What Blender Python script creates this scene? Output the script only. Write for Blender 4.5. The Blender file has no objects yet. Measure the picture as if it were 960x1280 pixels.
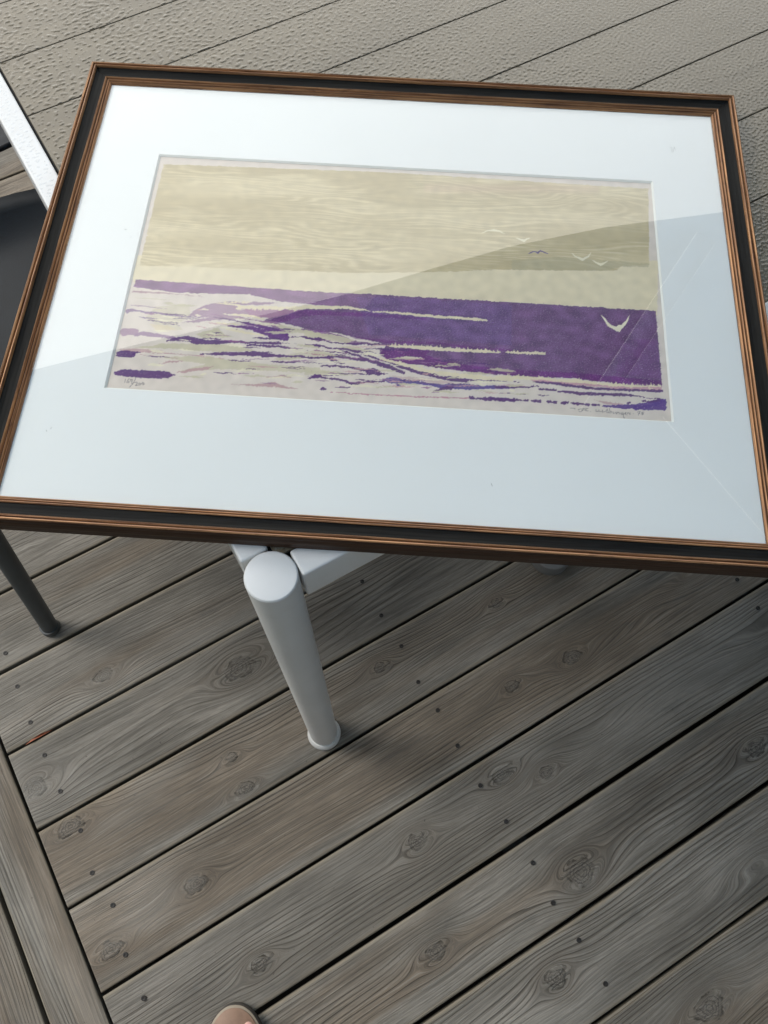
import bpy, bmesh, math, random
import numpy as np
from mathutils import Vector, Matrix
random.seed(4); RNG = np.random.default_rng(7)
C = bpy.context.scene.collection
sc = bpy.context.scene
R = math.radians

# ------------------------------------------------------------------ camera
PITCH, ROLL, CAM_H, FPX = 0.420, 0.0210, 1.3603, 1048.65
cd = bpy.data.cameras.new('camera'); cam = bpy.data.objects.new('camera', cd); C.objects.link(cam)
cp, sp, cr, sr = math.cos(PITCH), math.sin(PITCH), math.cos(ROLL), math.sin(ROLL)
cam.matrix_world = Matrix.Translation((0, 0, CAM_H)) @ Matrix(((1,0,0),(0,cp,-sp),(0,sp,cp))).to_4x4() @ Matrix(((cr,-sr,0),(sr,cr,0),(0,0,1))).to_4x4()
cd.sensor_fit = 'VERTICAL'; cd.sensor_height = 24.0; cd.lens = 24.0*FPX/1280.0
cd.clip_start = 0.02; cd.clip_end = 500
sc.camera = cam

# ------------------------------------------------------------------ world and sun
SUN_AZ, SUN_EL = R(-75), R(47)          # azimuth measured from +Y (ahead), positive to the right
sdir = Vector((math.sin(SUN_AZ)*math.cos(SUN_EL), math.cos(SUN_AZ)*math.cos(SUN_EL), math.sin(SUN_EL)))
w = bpy.data.worlds.new("World"); sc.world = w; w.use_nodes = True
nt = w.node_tree; N = nt.nodes; L = nt.links
for n in list(N): N.remove(n)
out = N.new('ShaderNodeOutputWorld')
sky = N.new('ShaderNodeTexSky'); sky.sky_type = 'NISHITA'; sky.sun_disc = False
sky.sun_elevation = SUN_EL; sky.sun_rotation = SUN_AZ
bg = N.new('ShaderNodeBackground'); bg.inputs['Strength'].default_value = 0.10
L.new(sky.outputs[0], bg.inputs[0])
# thin bright cloud, brightest on the sun's half of the sky
geo = N.new('ShaderNodeTexCoord')
nz = N.new('ShaderNodeTexNoise'); nz.inputs['Scale'].default_value = 1.3; nz.inputs['Detail'].default_value = 4
L.new(geo.outputs['Generated'], nz.inputs['Vector'])
gl = Vector((math.sin(R(-22))*math.cos(R(38)), math.cos(R(-22))*math.cos(R(38)), math.sin(R(38))))
dot = N.new('ShaderNodeVectorMath'); dot.operation = 'DOT_PRODUCT'; dot.inputs[1].default_value = gl
L.new(geo.outputs['Generated'], dot.inputs[0])
mr = N.new('ShaderNodeMapRange'); mr.interpolation_type = 'SMOOTHSTEP'
mr.inputs['From Min'].default_value = 0.25; mr.inputs['From Max'].default_value = 1.0
mr.inputs['To Min'].default_value = 0.14; mr.inputs['To Max'].default_value = 3.9
L.new(dot.outputs['Value'], mr.inputs['Value'])
mn = N.new('ShaderNodeMapRange'); mn.inputs['From Min'].default_value = 0.3; mn.inputs['From Max'].default_value = 0.7
mn.inputs['To Min'].default_value = 0.85; mn.inputs['To Max'].default_value = 1.1
L.new(nz.outputs['Fac'], mn.inputs['Value'])
mm = N.new('ShaderNodeMath'); mm.operation = 'MULTIPLY'; L.new(mr.outputs[0], mm.inputs[0]); L.new(mn.outputs[0], mm.inputs[1])
bc = N.new('ShaderNodeBackground'); bc.inputs[0].default_value = (1.0, 0.99, 0.955, 1); L.new(mm.outputs[0], bc.inputs['Strength'])
ms = N.new('ShaderNodeMixShader'); ms.inputs[0].default_value = 0.72
L.new(bg.outputs[0], ms.inputs[1]); L.new(bc.outputs[0], ms.inputs[2]); L.new(ms.outputs[0], out.inputs[0])

sl = bpy.data.lights.new('sun', 'SUN'); sl.energy = 1.9; sl.angle = R(24); sl.color = (1.0, 0.965, 0.91)
so = bpy.data.objects.new('sun', sl); C.objects.link(so)
so.rotation_euler = sdir.to_track_quat('Z', 'Y').to_euler()
sc.view_settings.view_transform = 'Standard'; sc.view_settings.look = 'None'
sc.view_settings.exposure = 0.03; sc.view_settings.gamma = 1.0

# ------------------------------------------------------------------ helpers
YAW = 0.5487
CY, SY = math.cos(YAW), math.sin(YAW)
def UV(u, v, z=0.0):                    # u across the deck boards, v along them
    return Vector((v*CY - u*SY, v*SY + u*CY, z))
def root(name, loc, rz, label=None, cat=None, group=None, kind=None):
    o = bpy.data.objects.new(name, None); C.objects.link(o)
    o.location = loc; o.rotation_euler = (0, 0, rz); o.empty_display_size = .05
    if label: o['label'] = label
    if cat: o['category'] = cat
    if group: o['group'] = group
    if kind: o['kind'] = kind
    return o
def link(name, me, mat=None, parent=None, label=None, kind=None, smooth=False):
    o = bpy.data.objects.new(name, me); C.objects.link(o)
    if mat is not None:
        for m_ in (mat if isinstance(mat, (list, tuple)) else [mat]): me.materials.append(m_)
    if parent: o.parent = parent
    if label: o['label'] = label
    if kind: o['kind'] = kind
    if smooth: me.polygons.foreach_set('use_smooth', [True]*len(me.polygons))
    return o
def bm_mesh(bm, name):
    me = bpy.data.meshes.new(name); bm.normal_update(); bm.to_mesh(me); bm.free(); return me
def box(bm, x0, x1, y0, y1, z0, z1, bev=0.0, seg=2):
    r = bmesh.ops.create_cube(bm, size=1.0)
    vs = r['verts']
    for v in vs: v.co = ((x0+x1)/2+v.co.x*(x1-x0), (y0+y1)/2+v.co.y*(y1-y0), (z0+z1)/2+v.co.z*(z1-z0))
    if bev:
        es = list({e for v in vs for e in v.link_edges})
        bmesh.ops.bevel(bm, geom=es, offset=bev, segments=seg, affect='EDGES', profile=.6)
def box_me(name, *a, **k):
    bm = bmesh.new(); box(bm, *a, **k); return bm_mesh(bm, name)
def lathe(bm, prof, seg=48, cx=0, cy=0):
    rings = []
    for r, z in prof:
        rings.append([bm.verts.new((cx+r*math.cos(2*math.pi*i/seg), cy+r*math.sin(2*math.pi*i/seg), z)) for i in range(seg)] if r > 1e-6 else [bm.verts.new((cx, cy, z))])
    for a, b in zip(rings, rings[1:]):
        for i in range(seg):
            j = (i+1) % seg
            if len(a) == 1 and len(b) > 1: bm.faces.new((a[0], b[i], b[j]))
            elif len(b) == 1 and len(a) > 1: bm.faces.new((a[i], b[0], a[j]))
            elif len(a) > 1: bm.faces.new((a[i], b[i], b[j], a[j]))
    bmesh.ops.recalc_face_normals(bm, faces=bm.faces)
def tube(bm, pts, rad, seg=16, cap=True):
    pts = [Vector(p) for p in pts]; rings = []
    rs = rad if isinstance(rad, (list, tuple)) else [rad]*len(pts)
    for i, p in enumerate(pts):
        d = (pts[min(i+1, len(pts)-1)]-pts[max(i-1, 0)]).normalized()
        a = d.cross(Vector((0.3, 1, 0.1))).normalized(); b = d.cross(a)
        rings.append([bm.verts.new(p+a*rs[i]*math.cos(2*math.pi*k/seg)+b*rs[i]*math.sin(2*math.pi*k/seg)) for k in range(seg)])
    for A, B in zip(rings, rings[1:]):
        for k in range(seg): bm.faces.new((A[k], A[(k+1) % seg], B[(k+1) % seg], B[k]))
    if cap:
        bm.faces.new(rings[0][::-1]); bm.faces.new(rings[-1])
    bmesh.ops.recalc_face_normals(bm, faces=bm.faces)
def grid_mesh(name, X, Y, Z, keep=None):
    ny, nx = X.shape
    idx = np.arange(nx*ny).reshape(ny, nx)
    q = np.stack([idx[:-1, :-1], idx[:-1, 1:], idx[1:, 1:], idx[1:, :-1]], -1).reshape(-1, 4)
    V = np.stack([X, Y, Z], -1).reshape(-1, 3).astype(np.float32)
    if keep is not None:
        q = q[keep.reshape(-1)]
        used = np.unique(q); mp = np.full(nx*ny, -1); mp[used] = np.arange(len(used)); q = mp[q]; V = V[used]
    else: used = None
    me = bpy.data.meshes.new(name)
    me.vertices.add(len(V)); me.vertices.foreach_set('co', V.ravel())
    me.loops.add(q.size); me.loops.foreach_set('vertex_index', q.ravel().astype(np.int32))
    me.polygons.add(len(q)); me.polygons.foreach_set('loop_start', np.arange(0, q.size, 4, dtype=np.int32))
    me.polygons.foreach_set('use_smooth', np.ones(len(q), bool))
    me.update(calc_edges=True); me.validate()
    return me, used
def fattr(me, name, arr):
    a = me.attributes.new(name, 'FLOAT', 'POINT'); a.data.foreach_set('value', np.asarray(arr, np.float32).ravel())
def fft_noise(ny, nx, dy, dx, f0y, f0x, bw, seed):
    """band-pass gaussian noise; f0 = centre frequency (cycles per metre) in y and x"""
    g = np.random.default_rng(seed).standard_normal((ny, nx))
    F = np.fft.rfft2(g); fy = np.fft.fftfreq(ny, dy)[:, None]; fx = np.fft.rfftfreq(nx, dx)[None, :]
    r = np.sqrt((fy/f0y)**2+(fx/f0x)**2)
    n = np.fft.irfft2(F*np.exp(-((r-1)/bw)**2), s=(ny, nx)); return n/n.std()

# ------------------------------------------------------------------ materials
class M:
    def __init__(s, name, rough=.6, col=(.5,.5,.5), metal=0.0, spec=.5):
        s.m = bpy.data.materials.new(name); s.m.use_nodes = True
        s.nt = s.m.node_tree; s.b = s.nt.nodes['Principled BSDF']
        s.set('Base Color', (*col, 1)); s.set('Roughness', rough); s.set('Metallic', metal); s.set('Specular IOR Level', spec)
    def set(s, k, v): s.b.inputs[k].default_value = v
    def n(s, t, **k):
        o = s.nt.nodes.new(t)
        for a, b in k.items():
            if a[:2] == 'i_':
                key = a[2:].replace('_', ' '); o.inputs[int(key) if key.isdigit() else key].default_value = b
            else: setattr(o, a, b)
        return o
    def l(s, a, b): s.nt.links.new(a, b)
    def math(s, op, a, b=None, c=None):
        o = s.n('ShaderNodeMath', operation=op)
        for i, x in enumerate((a, b, c)):
            if x is None: continue
            if isinstance(x, (int, float)): o.inputs[i].default_value = x
            else: s.l(x, o.inputs[i])
        return o.outputs[0]
    def mix(s, f, a, b, blend='MIX'):
        o = s.n('ShaderNodeMix', data_type='RGBA', blend_type=blend)
        for i, x in ((0, f), (6, a), (7, b)):
            if isinstance(x, (int, float)): o.inputs[i].default_value = x
            elif isinstance(x, tuple): o.inputs[i].default_value = (*x, 1)
            else: s.l(x, o.inputs[i])
        return o.outputs[2]
    def rng(s, x, a, b, c, d, smooth=False):
        o = s.n('ShaderNodeMapRange'); s.l(x, o.inputs[0])
        if smooth: o.interpolation_type = 'SMOOTHSTEP'
        for i, k in enumerate((a, b, c, d)): o.inputs[1+i].default_value = k
        return o.outputs[0]
    def noise(s, scale, detail=3, vec=None, rough=.5, stretch=None, coord='Object', dist=0.0):
        o = s.n('ShaderNodeTexNoise'); o.inputs['Scale'].default_value = scale; o.inputs['Detail'].default_value = detail
        o.inputs['Roughness'].default_value = rough; o.inputs['Distortion'].default_value = dist
        if vec is None: vec = s.n('ShaderNodeTexCoord').outputs[coord]
        if stretch:
            m = s.n('ShaderNodeMapping'); m.inputs['Scale'].default_value = stretch; s.l(vec, m.inputs[0]); vec = m.outputs[0]
        s.l(vec, o.inputs['Vector']); return o.outputs['Fac']
    def bump(s, h, strength, dist):
        o = s.n('ShaderNodeBump'); o.inputs['Strength'].default_value = strength; o.inputs['Distance'].default_value = dist
        s.l(h, o.inputs['Height']); s.l(o.outputs[0], s.b.inputs['Normal'])
    def col(s, c): s.l(c, s.b.inputs['Base Color'])

def mat_wood():
    m = M('weathered_deck_wood', rough=.72, spec=.3)
    A = lambda n: m.n('ShaderNodeAttribute', attribute_name=n).outputs['Fac']
    g, kn, sv, tv = A('flow'), A('knot'), A('along'), A('across')
    rnd = m.n('ShaderNodeObjectInfo').outputs['Random']
    off = m.math('MULTIPLY', rnd, 37.0)
    def vec(x, y, z=None):
        o = m.n('ShaderNodeCombineXYZ')
        for i, q in enumerate((x, y, z)):
            if q is None: continue
            if isinstance(q, (int, float)): o.inputs[i].default_value = q
            else: m.l(q, o.inputs[i])
        return o.outputs[0]
    gs = m.math('ADD', m.math('MULTIPLY', g, 1.0), off)
    # growth rings: narrow dark late wood in lighter early wood, width varying over the board
    w1 = m.noise(1.0, 2, vec(m.math('MULTIPLY', sv, 2.2), m.math('MULTIPLY', g, 26.0), off))
    ph = m.math('ADD', m.math('MULTIPLY', g, 185.0), m.math('MULTIPLY', w1, 5.0))
    saw = m.math('FRACT', ph)
    ring = m.math('MULTIPLY', m.rng(saw, .45, .93, 0, 1, True), m.rng(saw, .93, 1.0, 1, 0, True))
    ringamt = m.noise(1.0, 2, vec(m.math('MULTIPLY', sv, 1.5), m.math('MULTIPLY', g, 22.0), m.math('ADD', off, 5.0)))
    ringamt = m.rng(ringamt, .38, .64, .10, 1.0, True)
    ring = m.math('MULTIPLY', ring, ringamt)
    fib = m.noise(1.0, 4, vec(m.math('MULTIPLY', sv, 10.0), m.math('MULTIPLY', g, 640.0), off), rough=.65)
    fib2 = m.noise(1.0, 3, vec(m.math('MULTIPLY', sv, 60.0), m.math('MULTIPLY', g, 2600.0), off), rough=.6)
    blot = m.noise(1.0, 4, vec(m.math('MULTIPLY', sv, 5.5), m.math('MULTIPLY', tv, 16.0), off), rough=.6)
    brn = m.noise(1.0, 3, vec(m.math('MULTIPLY', sv, 1.1), m.math('MULTIPLY', tv, 14.0), m.math('ADD', off, 9.0)), rough=.5)
    grey = m.mix(m.rng(blot, .3, .7, 0, 1), (.175, .160, .136), (.360, .330, .284))
    tan = m.mix(m.rng(blot, .3, .7, 0, 1), (.165, .122, .082), (.300, .232, .165))
    rb = m.rng(m.n('ShaderNodeObjectInfo').outputs['Random'], 0, 1, -.14, .14)
    base = m.mix(m.rng(m.math('ADD', brn, rb), .46, .68, 0.0, .80, True), grey, tan)
    base = m.mix(m.rng(fib, .36, .54, .66, 0), base, (.075, .068, .058))
    base = m.mix(m.rng(fib, .56, .70, 0, .5), base, (.40, .385, .345))
    base = m.mix(m.rng(fib2, .3, .62, .45, 0), base, (.085, .08, .07))
    base = m.mix(m.math('MULTIPLY', ring, .88), base, (.050, .042, .033))
    # knots: rings inside, dark rim
    kw = m.noise(1.0, 3, vec(m.math('MULTIPLY', sv, 70.0), m.math('MULTIPLY', tv, 90.0), off), rough=.6)
    kn = m.math('ADD', kn, m.math('MULTIPLY', m.math('SUBTRACT', kw, .5), .6))
    krim = m.math('MULTIPLY', m.rng(kn, .72, .95, 0, 1, True), m.rng(kn, .95, 1.10, 1, 0, True))
    krim = m.math('MULTIPLY', krim, m.rng(kw, .38, .58, 1.0, .25, True))
    kr = m.math('FRACT', m.math('MULTIPLY', kn, 4.0))
    kin = m.rng(kn, .95, .75, 0, 1, True)
    base = m.mix(m.math('MULTIPLY', kin, .40), base, (.17, .155, .135))
    base = m.mix(m.math('MULTIPLY', kin, m.rng(kr, .4, 1.0, 0, .8, True)), base, (.06, .05, .042))
    base = m.mix(m.math('MULTIPLY', krim, .9), base, (.035, .029, .022))
    vb = m.rng(m.math('FRACT', m.math('MULTIPLY', rnd, 7.31)), 0, 1, 0, .28); base = m.mix(vb, base, (.09, .082, .068))
    ck = m.noise(1.0, 2, vec(m.math('MULTIPLY', sv, 60.0), m.math('MULTIPLY', tv, 260.0), off))
    ckl = m.math('MULTIPLY', m.rng(m.math('ABSOLUTE', m.math('SUBTRACT', ck, .5)), .0, .028, 1, 0), kin)
    base = m.mix(m.math('MULTIPLY', ckl, .85), base, (.03, .027, .022))
    # weathered board edges: lighter, with green-brown line at the arris
    ed = m.math('ABSOLUTE', tv)
    base = m.mix(m.rng(ed, .053, .0585, 0, .55, True), base, (.26, .22, .16))
    base = m.mix(m.rng(ed, .0597, .0607, 0, .7, True), base, (.03, .028, .02))
    big = m.noise(1.0, 3, vec(m.math('MULTIPLY', sv, 2.6), m.math('MULTIPLY', tv, 7.0), m.math('ADD', off, 21.0)), rough=.55)
    base = m.mix(m.rng(big, .50, .70, 0, .24, True), base, (.40, .38, .34))
    base = m.mix(m.rng(big, .48, .30, 0, .30, True), base, (.085, .074, .060))
    halo = m.math('MULTIPLY', m.rng(kn, 1.1, 1.5, 0, 1, True), m.rng(kn, 1.5, 3.2, 1, 0, True))
    base = m.mix(m.math('MULTIPLY', halo, .22), base, (.10, .078, .058))
    # tiny dark specks and stains
    sp = m.noise(150, 2); base = m.mix(m.rng(sp, .72, .80, 0, .6), base, (.04, .036, .03))
    st = m.noise(1.0, 4, vec(m.math('MULTIPLY', sv, 9.0), m.math('MULTIPLY', tv, 22.0), m.math('ADD', off, 3.3)), rough=.65)
    base = m.mix(m.rng(st, .60, .76, 0, .5, True), base, (.09, .088, .082))
    m.col(base)
    h = m.math('SUBTRACT', m.math('MULTIPLY', fib, .6), m.math('MULTIPLY', ring, .75))
    h = m.math('SUBTRACT', h, m.math('MULTIPLY', krim, .5))
    h = m.math('ADD', h, m.math('MULTIPLY', fib2, .25))
    m.bump(h, .9, .0016)
    return m.m

def mat_simple(name, c, rough=.5, var=.1, scale=20, bumpd=0, bscale=200, metal=0, spec=.5):
    m = M(name, rough=rough, col=c, metal=metal, spec=spec)
    n = m.noise(scale, 4)
    m.col(m.mix(m.rng(n, .3, .7, 0, 1), tuple(x*(1-var) for x in c), tuple(min(1, x*(1+var)) for x in c)))
    if bumpd: m.bump(m.noise(bscale, 3), .5, bumpd)
    return m.m

def mat_paint():
    m = M('white_coated_aluminium', rough=.42, spec=.4)
    n = m.noise(9, 4); base = m.mix(m.rng(n, .35, .7, 0, 1), (.68, .68, .67), (.74, .74, .73))
    sc_ = m.noise(240, 3, rough=.7); base = m.mix(m.rng(sc_, .68, .8, 0, .25), base, (.42, .41, .39))
    d = m.noise(30, 5, rough=.7); base = m.mix(m.rng(d, .58, .78, 0, .22), base, (.5, .48, .44))
    m.col(base); m.bump(m.noise(900, 2), .25, .0003); return m.m

def mat_gilt():
    m = M('bronze_gilt_wood', rough=.38, spec=.5, metal=.35)
    # long streaks along the rail; local X runs along the rail
    n = m.noise(1.0, 5, stretch=(14, 700, 700), rough=.65)
    n2 = m.noise(1.0, 4, stretch=(60, 160, 160), rough=.7)
    base = m.mix(m.rng(n, .34, .66, 0, 1), (.11, .043, .020), (.48, .245, .105))
    base = m.mix(m.rng(n2, .55, .72, 0, .65), base, (.10, .042, .020))
    w = m.noise(1.0, 5, stretch=(90, 260, 260), rough=.8)
    base = m.mix(m.rng(w, .72, .76, 0, .8), base, (.55, .50, .42))
    m.col(base); m.bump(n, .3, .0004); return m.m
def mat_frame_dark(name, c0, c1, rough):
    m = M(name, rough=rough, spec=.4)
    n = m.noise(1.0, 4, stretch=(8, 260, 260), rough=.6)
    base = m.mix(m.rng(n, .35, .65, 0, 1), c0, c1)
    s_ = m.noise(1.0, 3, stretch=(60, 150, 150), rough=.75); m.set('Specular IOR Level', .12)
    base = m.mix(m.rng(s_, .75, .79, 0, .7), base, (.35, .31, .25))
    m.col(base); m.bump(n, .2, .0003); return m.m

def mat_mat():
    m = M('white_mount_board', rough=.85, spec=.25)
    n = m.noise(3.0, 3); base = m.mix(m.rng(n, .35, .65, 0, 1), (.80, .80, .785), (.835, .835, .82))
    s_ = m.noise(16, 5, rough=.7); base = m.mix(m.rng(s_, .64, .80, 0, .16), base, (.60, .60, .57))
    p = m.noise(320, 2); base = m.mix(m.rng(p, .80, .83, 0, .35), base, (.45, .42, .36))
    m.set('Specular IOR Level', .1); m.set('Roughness', 1.0); m.col(base); return m.m

def mat_print():
    m = M('printed_paper', rough=.8, spec=.25)
    a = m.n('ShaderNodeAttribute', attribute_name='ink'); m.col(a.outputs['Color'])
    m.set('Specular IOR Level', .1); m.set('Roughness', 1.0); return m.m

def mat_glass():
    m = bpy.data.materials.new('picture_glass'); m.use_nodes = True
    nt = m.node_tree; n = nt.nodes; n.clear()
    o = n.new('ShaderNodeOutputMaterial'); mix = n.new('ShaderNodeMixShader')
    t = n.new('ShaderNodeBsdfTransparent'); t.inputs[0].default_value = (.985, .992, .988, 1)
    g = n.new('ShaderNodeBsdfGlossy'); g.inputs['Roughness'].default_value = 0.012
    f = n.new('ShaderNodeFresnel'); f.inputs['IOR'].default_value = 1.52
    mu = n.new('ShaderNodeMath'); mu.operation = 'MULTIPLY'; mu.inputs[1].default_value = 1.85; mu.use_clamp = True
    ge = n.new('ShaderNodeNewGeometry'); fb = n.new('ShaderNodeMath'); fb.operation = 'SUBTRACT'; fb.inputs[0].default_value = 1
    m2 = n.new('ShaderNodeMath'); m2.operation = 'MULTIPLY'       # both faces' reflection is counted once, at the upper face
    nt.links.new(ge.outputs['Backfacing'], fb.inputs[1]); nt.links.new(f.outputs[0], mu.inputs[0])
    nt.links.new(mu.outputs[0], m2.inputs[0]); nt.links.new(fb.outputs[0], m2.inputs[1]); nt.links.new(m2.outputs[0], mix.inputs[0])
    nt.links.new(t.outputs[0], mix.inputs[1]); nt.links.new(g.outputs[0], mix.inputs[2]); nt.links.new(mix.outputs[0], o.inputs[0])
    return m

def mat_slat(name, k=1.0, rough=.34):
    m = M(name, rough=rough, spec=.5)
    n = m.noise(1.0, 4, stretch=(3, 30, 10), rough=.6)
    base = m.mix(m.rng(n, .3, .7, 0, 1), (.140*k, .115*k, .076*k), (.190*k, .157*k, .106*k))
    g = m.noise(1.0, 4, stretch=(14, 420, 10), rough=.6)
    base = m.mix(m.rng(g, .4, .7, 0, .25), base, (.11*k, .09*k, .065*k))
    m.col(base); return m.m

WOOD = mat_wood(); PAINT = mat_paint(); GILT = mat_gilt()
BLACK = mat_frame_dark('black_frame_band', (.004, .004, .004), (.014, .013, .011), .62)
SIDE = mat_frame_dark('dark_brown_frame_edge', (.035, .020, .014), (.07, .038, .024), .5)
MATB = mat_mat(); CORE = mat_simple('white_bevel_core', (.80, .80, .76), .8, .03)
PRINT = mat_print(); GLASS = mat_glass()
SLAT = mat_slat('taupe_composite_slat'); DROP = mat_slat('wet_taupe_water', .92, .12)
DROPW = mat_simple('water_on_white_paint', (.62, .63, .63), .22, .03)
CHAIR = mat_simple('dark_grey_moulded_plastic', (.010, .013, .017), .5, .12, 14, .0003, 500, 0, .3)
CHLEG = mat_simple('dark_grey_powder_coated_tube', (.045, .052, .055), .5, .1, 40, .0002, 900)
SCREW = mat_simple('dark_rusted_screw', (.016, .013, .011), .6, .3, 300)
GLIDE = mat_simple('pale_grey_plastic_glide', (.60, .60, .58), .45, .08, 60)
GAPM = mat_simple('black_rubber_seal', (.015, .015, .015), .7, .1)
JOIST = mat_simple('dark_joist_wood', (.05, .042, .033), .85, .2, 12)
EARTH = mat_simple('dark_soil', (.045, .038, .030), .95, .3, 6, .01, 15)  # dark soil under the deck boards
INSOLE = mat_simple('tan_insole', (.25, .155, .105), .6, .14, 60, .0004, 500)
SOLE = mat_simple('dark_sole_edge', (.05, .042, .035), .7, .15, 60)
STITCH = mat_simple('pale_welt', (.30, .25, .19), .7, .1, 60)
SKIN = M('skin', rough=.5, col=(.58, .30, .22)); SKIN.set('Subsurface Weight', .2); SKIN.set('Subsurface Radius', (.01, .004, .002)); SKIN.set('Subsurface Scale', .5)
SKIN.col(SKIN.mix(SKIN.noise(40, 3), (.52, .27, .20), (.62, .34, .26))); SKIN = SKIN.m
NAIL = mat_simple('toenail', (.62, .36, .30), .3, .05)
TROU = mat_simple('dark_navy_cloth', (.03, .034, .045), .9, .15, 30, .0008, 400)
SAIL = M('pale_blue_grey_sail_cloth', rough=.8, col=(.52, .60, .68)); 
_t = SAIL.n('ShaderNodeBsdfTranslucent'); _t.inputs[0].default_value = (.62, .76, .90, 1); _x = SAIL.n('ShaderNodeMixShader'); _x.inputs[0].default_value = .60
SAIL.l(SAIL.b.outputs[0], _x.inputs[1]); SAIL.l(_t.outputs[0], _x.inputs[2]); SAIL.l(_x.outputs[0], SAIL.nt.nodes['Material Output'].inputs[0]); SAIL = SAIL.m
SAILT = mat_simple('white_webbing', (.75, .75, .73), .7, .05)
WALL = mat_simple('grey_painted_cladding', (.30, .31, .31), .7, .08, 5)
METAL = mat_simple('galvanised_post', (.40, .41, .42), .45, .1, 30, metal=.6)
PENCIL = mat_simple('grey_smudge', (.38, .38, .36), .9, .2)
LEAF = mat_simple('dry_brown_leaf', (.30, .09, .04), .6, .3, 200)
MESHG = mat_simple('lawn_green', (.045, .075, .022), .95, .3, 8, .02, 60)

# ------------------------------------------------------------------ ground and deck
bm = bmesh.new(); box(bm, -60, 60, -60, 60, -.55, -.45)
o = link('ground', bm_mesh(bm, 'ground'), MESHG, kind='structure')
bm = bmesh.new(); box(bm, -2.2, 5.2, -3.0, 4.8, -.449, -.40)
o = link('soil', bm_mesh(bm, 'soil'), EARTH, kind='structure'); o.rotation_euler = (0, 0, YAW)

deck = root('deck', (0, 0, 0), YAW, kind='structure')      # local x = v (along boards), local y = u (across)
# gap centres (u) read along the boards, and gap half-widths
gaps = [(-.306, .0028), (-.1810, .0036), (-.0552, .0038), (.0752, .0026), (.2015, .0022), (.3255, .0026), (.4555, .0022), (.5835, .0030), (.7135, .0026)]
k = .7135
while k < 3.3: k += .1273; gaps.append((k, .0026))
k = -.306
while k > -2.5: k -= .1273; gaps.insert(0, (k, .0028))
# knots: (u, v, radius, elongation)
knots = [(.395,-.028,.017,1.5), (.495,-.225,.010,1.6), (.385,-.383,.014,1.2), (.306,-.358,.013,1.6), (.274,-.102,.007,1.3), (.222,-.106,.009,1.8),
 (.138,-.228,.013,1.3),  (-.004,-.194,.010,1.4), (.280,.170,.008,1.3), (.146,.340,.009,1.3), (.135,.452,.011,1.5),
 (.039,.250,.011,1.6), (.006,.312,.009,1.5), (.022,.085,.012,1.2), (-.137,.273,.019,1.15), (-.118,.031,.011,1.5), (-.232,.162,.013,1.15), 
 (-.372,.327,.016,1.5), (.276,.395,.008,1.3), (.121,-.370,.011,1.6),    (.63,.1,.01,1.4), (-.40,.05,.011,1.4),  (-.13,.62,.012,1.5)]
rk = np.random.default_rng(11)
for _ in range(60):
    uu, vv = rk.uniform(-1.8, 2.6), rk.uniform(-.35, 3.0)
    if -.45 < uu < .75 and vv < .85: continue
    knots.append((uu, vv, rk.uniform(.006, .016), rk.uniform(1.2, 1.8)))
def lown(s, t, seed, fs, ft, n=5):
    r = np.random.default_rng(seed); z = np.zeros(np.broadcast(s, t).shape)
    for _ in range(n):
        a, b, c = r.uniform(.4, 1.6)*fs, r.uniform(.4, 1.6)*ft, r.uniform(0, 6.28)
        z = z+np.sin(s*a*6.28+c)*np.cos(t*b*6.28+r.uniform(0, 6.28))
    return z/n**.5
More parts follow.
